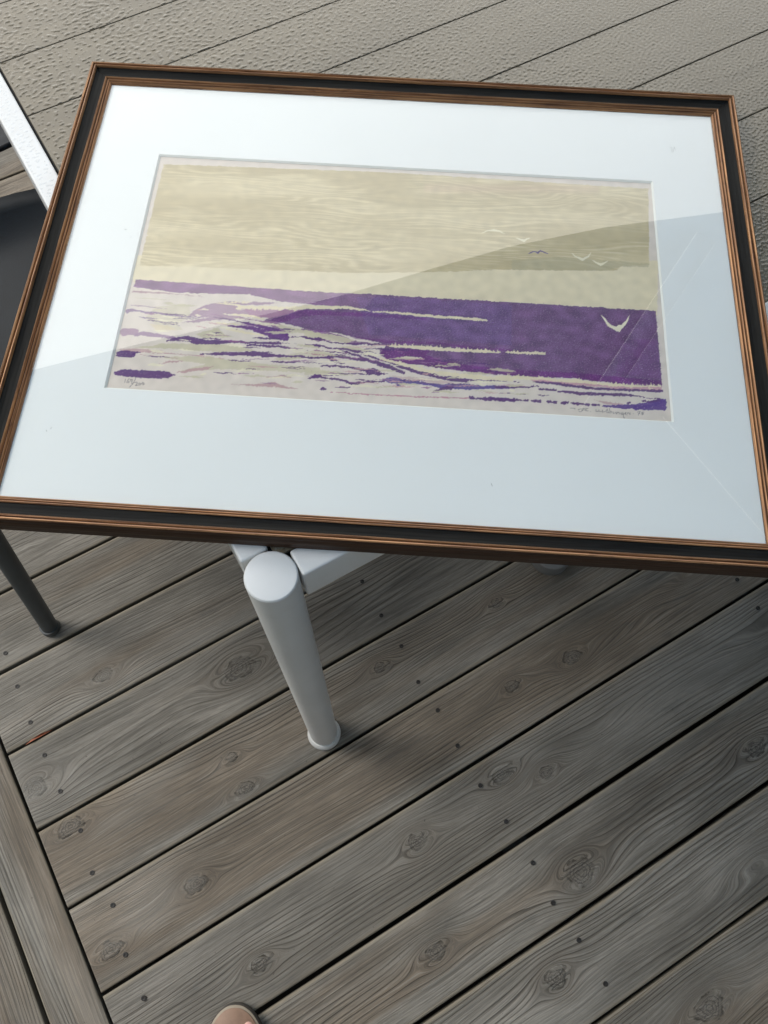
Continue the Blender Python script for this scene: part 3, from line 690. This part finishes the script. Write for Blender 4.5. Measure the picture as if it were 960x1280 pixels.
for p, wd in ((z5((0, 292), (40, 300), (70, 300), (130, 318), (200, 322), (380, 325)), [9, 10, 10, 6, 8, 8]), (z5((0, 330), (60, 328), (130, 345), (190, 360), (250, 378), (300, 400), (380, 425), (460, 455)), [6, 6, 8, 8, 10, 14, 20, 14]),
              (z5((135, 343), (190, 346), (240, 356), (300, 378), (350, 395)), [6, 12, 14, 10, 6]), (z5((350, 392), (400, 408), (470, 435), (520, 452), (600, 468), (680, 484), (760, 492), (820, 490)), [8, 14, 16, 14, 20, 22, 16, 5]),
              (z5((280, 345), (380, 346)), [4, 5]), (z5((0, 388), (60, 389), (110, 384), (150, 378), (260, 396), (300, 402)), [5, 5, 12, 16, 12, 5]), (z5((110, 386), (150, 406), (190, 414)), [14, 16, 5]), (z5((80, 426), (130, 424), (200, 430), (280, 442), (300, 455), (370, 462)), [6, 8, 8, 14, 24, 7]),
              (z5((260, 446), (320, 440), (350, 450)), [5, 14, 8]), (z5((28, 482), (50, 470), (80, 478), (100, 482)), [6, 14, 10, 8]), (z5((100, 482), (150, 486), (190, 494), (215, 507), (280, 500), (370, 495)), [7, 9, 10, 12, 9, 8]),
              (z5((370, 488), (400, 490), (440, 498), (500, 498), (560, 505), (640, 518), (760, 521), (880, 522), (960, 522)), [10, 26, 32, 14, 12, 18, 22, 16, 14]), (z5((598, 540), (620, 534), (680, 522)), [4, 9, 20]),
              (z5((75, 536), (85, 530), (100, 535)), [8, 16, 8]), (z5((370, 350), (480, 350)), [8, 8])):
    PS(p, wd, DARK if wd[0] != 10 else (92, 70, 140))
Q6 = lambda p, wd, c=DARK: put(stroke(z6(*p), [x/4. for x in wd]), c, .95)
Q6(((0, 483), (100, 485), (210, 480)), [14, 10, 6]); Q6(((190, 458), (300, 466), (400, 480), (500, 490), (620, 496), (740, 500), (835, 503)), [6, 16, 14, 14, 12, 10, 16])
Q6(((220, 494), (300, 498)), [10, 12]); Q6(((312, 504), (420, 514), (500, 518), (600, 520), (680, 522), (740, 532)), [8, 18, 14, 14, 12, 3]); Q6(((740, 536), (845, 542)), [3, 5])
Q6(((540, 578), (620, 580), (700, 580), (760, 572), (844, 550)), [8, 18, 26, 26, 20], (92, 56, 132)); Q6(((700, 585), (844, 585)), [24, 26], (92, 56, 132)); Q6(((800, 562), (844, 560)), [30, 30], (92, 56, 132)); Q6(((735, 552), (780, 556), (820, 548)), [4, 10, 12])
Q6(((660, 565), (675, 560)), [6, 8]); Q6(((740, 556), (752, 548)), [5, 6])
Q6(((-20, 543), (0, 544), (60, 547), (130, 550)), [14, 12, 16, 9])
for i, x in enumerate((150, 190, 212, 268, 292, 335, 352, 385, 402, 430, 455, 490, 510)): Q6(((x-8, 550+(x-150)*.062), (x+10, 551+(x-150)*.062)), [9, 12+(i % 3)*3])
for i, x in enumerate((20, 60, 118, 135, 215, 235, 255)): Q6(((x, 512+x*.05), (x+12, 513+x*.05)), [4+(i % 2)*2, 5])
for i, x in enumerate((30, 60, 90, 112)): Q6(((x, 452+i*2), (x+9, 453+i*2)), [6, 6])
PS(z5((770, 571), (785, 572)), [14, 12])
for i, x in enumerate(range(800, 975, 22)): PS(z5((x, 573+i), (x+16, 574+i)), [12, 15+4*(i % 3)])
# loose streaks of the shallows
rs = np.random.default_rng(8)
for i in range(180):
    x = rs.uniform(172, 640); f = (x-170)/470
    ytop = 368+f*84+(8 if x > 330 else 0); ybot = 470+f*24
    y = rs.uniform(max(ytop, 372+max(0, (x-330))*.30), ybot)
    ln = rs.uniform(8, 46); sl_ = rs.uniform(.02, .16) if y < 440 else rs.uniform(-.04, .08)
    c = [DARK, DARK, (196, 156, 156), OLIVE, (150, 96, 140), MID, (226, 216, 190), (226, 216, 190)][rs.integers(8)]
    wd = rs.uniform(.7, 2.0)*(1.9 if c in (OLIVE, (226, 216, 190)) else 1)
    put(stroke([(x, y), (x+ln*.35, y+ln*.35*sl_+rs.uniform(-.8, .8)), (x+ln*.7, y+ln*.7*sl_+rs.uniform(-.8, .8)), (x+ln, y+ln*sl_)], [.2, wd, wd*.8, .2]), c, .85)
# spiky crests and white foam
def foam(pts, wd, spike=0, col=CREAM, up=True):
    m = stroke(pts, wd); put(m, col)
    if spike:
        for (a, b) in zip(pts, pts[1:]):
            n_ = int(math.hypot(b[0]-a[0], b[1]-a[1])/4.2)
            for k in range(n_):
                t = (k+rs.uniform(0, .8))/max(n_, 1); x, y = a[0]+(b[0]-a[0])*t, a[1]+(b[1]-a[1])*t
                h = (spike+1.6)*rs.uniform(.45, 1.15)*(-1 if up else 1)
                put(poly([(x-2.6, y+.3), (x+2.2, y+.3), (x-.9, y+h)]), col)
foam(z4((585, 190), (700, 192), (880, 193), (960, 192)), [3.4, 3, 2.6, 2.6], 0); foam(z4((470, 173), (560, 180), (600, 188)), [.8, 1.6, 2], 0)
foam(z4((570, 196), (700, 198), (880, 198)), [1.5, 1.5, 1.5], 2.0, up=False); foam(z4((480, 175), (560, 172), (640, 168)), [.6, .8, .5], 1.2)
foam(z5((-5, 153), (100, 155), (200, 155), (260, 163), (305, 170)), [4.6, 4.2, 3.6, 2.6, 1]); foam(z5((320, 175), (400, 177), (480, 183), (600, 196), (700, 200), (780, 207), (845, 212)), [1.0, 2.2, 2.6, 3.0, 3.2, 3.2, 2.2])
foam(z4((560, 225), (640, 232), (700, 248)), [2.5, 3.5, 1.2]); foam(z4((480, 264), (540, 268), (590, 272)), [1.2, 2, 1])
foam(z4((520, 292), (600, 306), (700, 322)), [1, 3, 1.5])
foam(z5((395, 335), (450, 335), (540, 340), (620, 345), (700, 350), (800, 355), (905, 361)), [1.5, 3, 4.5, 4.2, 3.8, 3.4, 1.6], 2.8); foam(z5((935, 357), (960, 358)), [1.4, 2]); foam(z6((60, 309), (120, 312), (180, 314), (248, 315)), [1.2, 2.6, 2.8, 2.6], 1.5)
foam(z5((350, 390), (420, 408), (480, 424), (560, 446), (640, 458), (760, 472), (850, 480), (960, 486)), [1.5, 3, 4, 4, 4, 4.5, 4.5, 4.5], 3.0)
foam(z6((0, 436), (120, 437), (250, 442), (330, 452), (400, 455)), [3.6, 3.6, 3, 2.4, 3.5], 2.8)
foam(z6((370, 458), (400, 450), (470, 462), (560, 470), (600, 472), (700, 478), (830, 478)), [2, 4, 3, 2.6, 3.4, 2.6, 1.4], 2.6)
foam(z6((770, 488), (790, 490)), [1.4, .8]); foam(z5((620, 418), (625, 412)), [.5, .5])
# gulls
def gull(pts, wd, c=(230, 220, 194)): put(stroke(pts, wd, exact=True), c)
gull([(602, 288.6), (610, 285), (618, 284.4), (625, 285.6), (631, 289)], [.6, 1.5, 2.6, 1.6, .6])
gull([(646, 294), (651, 296), (655.5, 297.6), (659, 295.6), (663, 294)], [.8, 2, 3.4, 2, .7])
gull([(661, 314), (667, 311.2), (671, 311.6), (673, 313), (676, 310), (680, 311.6), (686, 314)], [.9, 1.8, 1.6, 2, 1.6, 1.6, .7], (118, 100, 140))
gull([(715.6, 312.5), (720, 317.2), (725, 319), (729, 321), (733, 319), (737, 316.6), (739.6, 312)], [.6, 1.6, 2.4, 3.2, 2.4, 1.8, .6])
gull([(742, 322), (747, 325), (752, 327.4), (757, 325), (760.5, 322.8)], [.7, 1.8, 3.2, 2, .7])
put(poly([(751.6, 389.6), (757, 394), (761.5, 400), (766, 403.5), (771.5, 405), (774, 403), (778, 402.5), (783, 398), (788.4, 389.8), (786.4, 397), (783, 403), (778.5, 407.5), (776, 411.5), (772, 411), (767, 407.6), (760.5, 404.4), (757, 398)], True), (234, 224, 200))
# pencil edition number and signature in the lower margin
PEN = (110, 104, 108)
def pen(*ps, w=.95):
    for p in ps: put(stroke(p, w, exact=True), PEN, .75)
n4 = lambda *p: z4(*p)
pen(n4((58, 525), (55, 540)), n4((75, 524), (67, 532), (67, 541), (74, 543), (76, 536), (68, 534)), n4((92, 526), (83, 527), (83, 534), (91, 535), (92, 527), (89, 546)), n4((107, 520), (95, 545), (79, 562)),
    n4((102, 541), (112, 538), (114, 545), (104, 555), (118, 553)), n4((124, 542), (120, 548), (125, 553), (131, 548), (124, 542)), n4((139, 541), (134, 547), (139, 552), (146, 547), (139, 541)))
def z8(*p): return [(680+x/5.333, 460+y/5.333) for x, y in p]
pen(z8((180, 250), (200, 252), (215, 258)), z8((232, 262), (250, 256), (262, 264), (250, 276), (236, 270)), z8((272, 252), (262, 268)), z8((262, 256), (300, 252)), z8((292, 256), (276, 264), (300, 272)), z8((312, 274), (316, 275)),
    z8((350, 262), (352, 274), (366, 272), (372, 262), (374, 276), (390, 272), (396, 264), (394, 278), (408, 276), (420, 268)), z8((408, 276), (416, 270), (428, 258), (424, 280), (436, 282)), z8((442, 255), (438, 280), (452, 284), (458, 274), (446, 272)),
    z8((466, 276), (466, 286), (478, 284), (484, 276), (484, 290)), z8((490, 288), (496, 278), (508, 282), (508, 292)), z8((530, 280), (518, 284), (524, 294), (534, 284), (536, 310), (548, 330), (556, 326)),
    z8((540, 292), (552, 284), (550, 278), (542, 284), (552, 294)), z8((560, 296), (562, 282), (574, 284)), z8((580, 282), (574, 292), (584, 292)), z8((598, 286), (602, 287)),
    z8((628, 276), (646, 274), (634, 296)), z8((634, 286), (646, 284)), z8((668, 276), (656, 280), (668, 288), (660, 296), (654, 290), (674, 278)), w=.85)
# paper toning towards the margins, soft speckle where ink is thin
spk = np.clip((pn(600, 600, .7, 61)-1.35)*.8, 0, 1)*(INK.sum(-1) < .6)
INK = INK*(1-.55*spk[..., None])+s2l((190, 172, 190))*(.55*spk[..., None])
spk = np.clip((pn(420, 420, .7, 62)-3.0), 0, .4); INK *= (1-.5*spk[..., None])
INK *= (1+.025*pn(60, 60, .8, 63))[..., None]
INK = np.clip(INK, .01, .9)
me, _ = grid_mesh('print_sheet', GX, GY, np.full_like(GX, zm-.0027))
a = me.color_attributes.new('ink', 'FLOAT_COLOR', 'POINT')
a.data.foreach_set('color', np.concatenate([INK, np.ones((NPY, NPX, 1))], -1).astype(np.float32).ravel())
link('print_sheet', me, PRINT, fr)
# small smudge and nick marks on the mount
bm = bmesh.new()
def mark(x, y, r, n, seed):
    q_ = np.random.default_rng(seed)
    for _ in range(n):
        cx, cy, a_ = x+q_.normal(0, r), y+q_.normal(0, r), q_.uniform(0, 3.1); l_ = q_.uniform(.0006, .0016); t_ = .00022
        dx, dy = math.cos(a_)*l_, math.sin(a_)*l_
        z = zm-.00072+_*1e-6
        bm.faces.new([bm.verts.new(p) for p in ((cx-dx-dy*t_/l_, cy-dy+dx*t_/l_, z), (cx+dx-dy*t_/l_, cy+dy+dx*t_/l_, z), (cx+dx+dy*t_/l_, cy+dy-dx*t_/l_, z), (cx-dx+dy*t_/l_, cy-dy-dx*t_/l_, z))])
mark(FW-.066, FD-.073, .0020, 9, 5); mark(.052, .087, .0014, 2, 6); mark(.42, .062, .001, 1, 9); mark(.075, .3, .004, 3, 12)
link('smudge', bm_mesh(bm, 'smudge'), PENCIL, fr, kind='stuff')

# ------------------------------------------------------------------ moulded chairs on the left side of the table
def make_chair(name, label):
    t = root(name, (0, 0, 0), 0, label, 'chair', 'moulded chairs along the left side of the table')
    bm = bmesh.new(); nr, na = 14, 64
    def rim(a):                      # superellipse plan, local x = forward, y = sideways
        ca, sa = math.cos(a), math.sin(a); e = 2/2.7
        return .245*math.copysign(abs(ca)**e, ca), .248*math.copysign(abs(sa)**e, sa)
    def hgt(a):                      # rim height: low at the front, high round the back
        back = .5-.5*math.cos(a)     # 0 front, 1 back
        return .016+.012*min(1, back*2)+.33*max(0, (back-.55)/.45)**1.3
    rings = []
    for i in range(nr+1):
        f = i/nr; row = []
        for k in range(na):
            a = 2*math.pi*k/na; x, y = rim(a); fl = f**.9
            lean = 1+.10*max(0, f-.75)*4*(hgt(a)/.35)
            z = -.020*(1-f*f)+(hgt(a))*max(0, (f-.72)/.28)**1.6
            row.append(bm.verts.new((x*fl*lean, y*fl*lean, .43+z)))
        rings.append(row)
    cv = rings[0][0]
    for v in rings[0][1:]: v.co = cv.co
    for A, B in zip(rings, rings[1:]):
        for k in range(na): bm.faces.new((A[k], A[(k+1) % na], B[(k+1) % na], B[k]))
    bmesh.ops.remove_doubles(bm, verts=bm.verts, dist=1e-5)
    bmesh.ops.recalc_face_normals(bm, faces=bm.faces)
    s_ = link('seat_shell', bm_mesh(bm, 'seat_shell'), CHAIR, t); sm(s_, 60)
    md = s_.modifiers.new('thick', 'SOLIDIFY'); md.thickness = .007; md.offset = -1
    bm = bmesh.new()
    tube(bm, [(r[0]*1, r[1], r[2]) for r in [(v.co.x, v.co.y, v.co.z+.001) for v in []]] or [(0, 0, .40), (0, 0, .41)], .02)
    mp = link('mount_plate', bm_mesh(bm, 'mount_plate'), CHLEG, t)
    for sx_, sy_ in ((1, 1), (1, -1), (-1, 1), (-1, -1)):
        bm = bmesh.new()
        tube(bm, [(.10*sx_, .11*sy_, .412), (.14*sx_, .13*sy_, .395), (.165*sx_, .145*sy_, .33), (.205*sx_, .172*sy_, .010)], [.013, .0145, .0145, .0135], 20)
        l_ = link('leg', bm_mesh(bm, 'leg'), CHLEG, t); sm(l_)
        bm = bmesh.new(); lathe(bm, [(0, .016), (.0150, .016), (.0155, .004), (.013, .0004), (0, .0004)], 24, .2055*sx_, .1724*sy_)
        sm(link('foot_cap', bm_mesh(bm, 'foot_cap'), CHLEG, l_))
    return t
ch = make_chair('chair', 'dark grey moulded chair nearest the picture, half hidden by its left edge')
ch.rotation_euler = (0, 0, YAW); ch.location = UV(.785, -.064)
c2_ = ch.copy(); C.objects.link(c2_); c2_['label'] = 'farther dark grey moulded chair beside the table, only a sliver at the left edge'
for p in list(ch.children):
    cpy = p.copy(); C.objects.link(cpy); cpy.parent = c2_
    for g_ in p.children:
        d_ = g_.copy(); C.objects.link(d_); d_.parent = cpy
c2_.location = UV(1.365, -.05)

# ------------------------------------------------------------------ the photographer's foot in a sandal (toe just in view)
per = root('person', (-.187, -.300, 0), R(2), 'person standing at the deck edge of view, tan sandal tip and toe showing', 'person')
def skin_mesh(name, verts, edges, radii, mat, parent, sub=2, rootv=0, label=None):
    me = bpy.data.meshes.new(name); me.from_pydata(verts, edges, []); me.update()
    o = link(name, me, None, parent, label=label)
    md = o.modifiers.new('s', 'SKIN'); me.skin_vertices[0].data[rootv].use_root = True
    for i, r in enumerate(radii): me.skin_vertices[0].data[i].radius = (r, r) if not isinstance(r, tuple) else r
    sb = o.modifiers.new('b', 'SUBSURF'); sb.levels = sub; sb.render_levels = sub
    md.use_smooth_shade = True
    dg = bpy.context.evaluated_depsgraph_get(); m2 = bpy.data.meshes.new_from_object(o.evaluated_get(dg)); o.modifiers.clear(); o.data = m2
    m2.materials.clear(); m2.materials.append(mat); return o
# left foot: heel at y -.10, toes at y +.13
vts = [(0, -.085, .055), (0, -.03, .060), (.006, .03, .054), (.008, .070, .044), (.024, .095, .040), (.0235, .112, .038), (.0225, .1225, .036),
       (.006, .098, .037), (.0055, .113, .034), (-.009, .094, .035), (-.0100, .107, .033), (-.022, .087, .034), (-.0240, .098, .032), (-.033, .078, .033), (-.036, .087, .031),
       (0, -.075, .11), (0, -.070, .18), (0, -.075, .30), (0, -.07, .42), (0, -.06, .50)]
eds = [(0, 1), (1, 2), (2, 3), (3, 4), (4, 5), (5, 6), (3, 7), (7, 8), (3, 9), (9, 10), (2, 11), (11, 12), (2, 13), (13, 14), (0, 15), (15, 16), (16, 17), (17, 18), (18, 19)]
rad = [(.028), .030, .032, .026, .013, .012, .0095, .0095, .0085, .009, .008, .0085, .0075, .008, .007, .036, .036, .050, .056, .058]
pb = skin_mesh('body', vts, eds, rad, SKIN, per)
for x, y, s_ in ((.0232, .1265, .0068), (.0054, .1165, .004), (-.0102, .1105, .0038)):
    bm = bmesh.new(); bmesh.ops.create_uvsphere(bm, u_segments=14, v_segments=8, radius=s_)
    bmesh.ops.scale(bm, vec=(1, 1.1, .32), verts=bm.verts); bmesh.ops.translate(bm, vec=(x, y-.004, .0455 if s_ > .005 else .0415), verts=bm.verts)
    sm(link('toenail', bm_mesh(bm, 'toenail'), NAIL, pb), 80)
def sole_pts(grow, n=72):
    pts = []
    for k in range(n):
        a = 2*math.pi*k/n; ca, sa = math.cos(a), math.sin(a)
        y = .1475*math.copysign(abs(sa)**(2/2.5), sa); tx = (y+.1475)/.295
        hw_ = .034+.018*max(0, min(1, (tx-.25)/.45))-.003*math.sin(tx*6.28)
        x = (hw_)*math.copysign(abs(ca)**(2/2.25), ca)+.004*math.sin(tx*3.1)
        nx, ny = ca, sa; pts.append((x+nx*grow, y+ny*grow))
    return pts
def sole(name, grow, z0, z1, mat, parent, rnd=.002):
    bm = bmesh.new(); lv = [(grow-rnd, z0), (grow, z0+rnd), (grow, z1-rnd), (grow-rnd, z1)]; rows = []
    for g_, z in lv: rows.append([bm.verts.new((x, y, z)) for x, y in sole_pts(g_)])
    for A, B in zip(rows, rows[1:]):
        for k in range(len(A)): bm.faces.new((A[k], A[(k+1) % len(A)], B[(k+1) % len(A)], B[k]))
    bm.faces.new(rows[0][::-1]); bm.faces.new(rows[-1]); bmesh.ops.recalc_face_normals(bm, faces=bm.faces)
    o = link(name, bm_mesh(bm, name), mat, parent); sm(o, 50); return o
sd = sole('sandal', 0.0008, .0005, .016, SOLE, per)
sole('welt', -.0010, .0162, .0185, STITCH, sd, .0008); sole('insole', -.0042, .0187, .0205, INSOLE, sd, .0008)
def strap(pts, wd):
    bm = bmesh.new(); rows = []
    for (x, y, z) in pts: rows.append([bm.verts.new((x, y+dy, z+dz)) for dy, dz in ((-wd/2, 0), (wd/2, 0), (wd/2, .003), (-wd/2, .003))])
    for A, B in zip(rows, rows[1:]):
        for k in range(4): bm.faces.new((A[k], A[(k+1) % 4], B[(k+1) % 4], B[k]))
    bm.faces.new(rows[0][::-1]); bm.faces.new(rows[-1]); bmesh.ops.recalc_face_normals(bm, faces=bm.faces)
    sm(link('strap', bm_mesh(bm, 'strap'), SOLE, sd), 50)
strap([(-.046*math.cos(R(a_))+.002, .045, .018+.068*math.sin(R(a_))) for a_ in range(0, 181, 15)], .028)
strap([(-.042*math.cos(R(a_))+.002, -.045, .018+.082*math.sin(R(a_))) for a_ in range(0, 181, 15)], .024)
bm = bmesh.new(); tube(bm, [(0, -.072, .30), (0, -.072, .36), (0, -.066, .48), (.02, -.06, .62), (.05, -.06, .80)], [.078, .080, .086, .094, .105], 28, cap=False)
tr = link('trouser_leg', bm_mesh(bm, 'trouser_leg'), TROU, per); sm(tr, 80)
md = tr.modifiers.new('t', 'SOLIDIFY'); md.thickness = .003

# ------------------------------------------------------------------ added unseen sail: front edge shaped for the glass reflection, rear darkens the deck
sail = root('added_shade_sail', (0, 0, 0), 0, 'unseen pale blue grey shade sail added overhead, mirrored in the lower right of the glass', 'shade sail')
front = [(-1.50, 1.35), (-1.34, 1.395), (-1.171, 1.459), (-.908, 1.548), (-.484, 1.682), (-.148, 1.796), (.158, 1.918), (.42, 2.018), (.757, 2.112), (1.157, 2.188), (1.6, 2.26), (2.15, 2.36)]
back = ((-1.15, -1.5), (2.7, -1.2))
bm = bmesh.new(); rows = []
for f in np.linspace(0, 1, 26):
    row = []
    for i, (x, y) in enumerate(front):
        g_ = i/(len(front)-1); tx_, ty_ = back[0][0]*(1-g_)+back[1][0]*g_, back[0][1]*(1-g_)+back[1][1]*g_
        px_, py_ = x*(1-f)+tx_*f, y*(1-f)+ty_*f
        row.append(bm.verts.new((px_, py_, 2.40+.10*f-.05*math.sin(math.pi*f)*math.sin(math.pi*g_))))
    rows.append(row)
for A, B in zip(rows, rows[1:]):
    for k in range(len(A)-1): bm.faces.new((A[k], A[k+1], B[k+1], B[k]))
so_ = link('cloth', bm_mesh(bm, 'cloth'), SAIL, sail); sm(so_, 80)
md = so_.modifiers.new('t', 'SOLIDIFY'); md.thickness = .002
# slits added so thin bright lines of sky are mirrored in the glass
cut = []
for p0, p1, wd in (((1.069, 2.10), (.60, 1.36), .0022), ((1.13, 2.06), (.74, 1.46), .0012), ((.86, 1.35), (1.14, .92), .0045)):
    ln_ = (Vector((*p1, 0))-Vector((*p0, 0))).length
    c_ = link('cutter', box_me('cutter', 0, ln_, -wd/2, wd/2, 2.2, 2.6)); c_.location = (*p0, 0); c_.rotation_euler = (0, 0, math.atan2(p1[1]-p0[1], p1[0]-p0[0]))
    bo_ = so_.modifiers.new('b', 'BOOLEAN'); bo_.operation = 'DIFFERENCE'; bo_.object = c_; bo_.solver = 'EXACT'; cut.append(c_)
bpy.context.view_layer.update()
dg = bpy.context.evaluated_depsgraph_get(); m2 = bpy.data.meshes.new_from_object(so_.evaluated_get(dg))
if len(m2.polygons) > 100: so_.modifiers.clear(); so_.data = m2
else: so_.modifiers.clear()
for c_ in cut: bpy.data.objects.remove(c_, do_unlink=True)
for (x, y), (ex, ey) in (((-1.50, 1.35), (-2.7, 1.5)), ((2.15, 2.36), (3.0, 2.75))):
    po = root('post', (ex, ey, 0), 0, 'round galvanised post holding a corner of the shade sail, %s of the table' % ('left' if ex < 0 else 'far right'), 'post', 'posts holding the shade sail')
    bm = bmesh.new(); tube(bm, [(0, 0, -.45), (0, 0, 2.75)], .035, 24); sm(link('shaft', bm_mesh(bm, 'shaft'), METAL, po))
    bm = bmesh.new(); tube(bm, [(0, 0, 2.62), (x-ex, y-ey, 2.40)], .004, 8); sm(link('rope', bm_mesh(bm, 'rope'), SAILT, po))
    bm = bmesh.new(); lathe(bm, [(0, 2.765), (.030, 2.765), (.038, 2.755), (.038, 2.735), (0, 2.735)], 24); sm(link('cap', bm_mesh(bm, 'cap'), METAL, po))

# ------------------------------------------------------------------ unseen walls added behind the viewer and at the right to shade the deck
hw = root('unseen_wall', UV(-2.34, 1.2), YAW, 'unseen grey clad wall added behind the viewer at the deck edge to shade the deck', 'wall')
link('wall_core', box_me('wall_core', -4, 4, -.2, -.03, -.45, 3.2), JOIST, hw)
cb = box_me('cladding_board', -4, 4, -.028, .0, 0, .172, bev=.003, seg=1); cb.materials.append(WALL)
for i in range(20):
    b_ = bpy.data.objects.new('cladding_board', cb); C.objects.link(b_); b_.parent = hw; b_.location = (0, 0, -.42+i*.178)

hw2 = root('unseen_wall', UV(1.2, 2.16), YAW, 'unseen grey clad wall added beyond the right end of the table to block low sky light', 'wall')  # added wall, cuts low sky light from the right to darken the deck
link('wall_core', box_me('wall_core', .03, .2, -3.5, -.2, -.45, 3.2), JOIST, hw2)
cb2 = box_me('cladding_board', 0, .028, -3.5, -.2, 0, .172, bev=.003, seg=1); cb2.materials.append(WALL)
for i in range(20):
    b_ = bpy.data.objects.new('cladding_board', cb2); C.objects.link(b_); b_.parent = hw2; b_.location = (0, 0, -.42+i*.178)
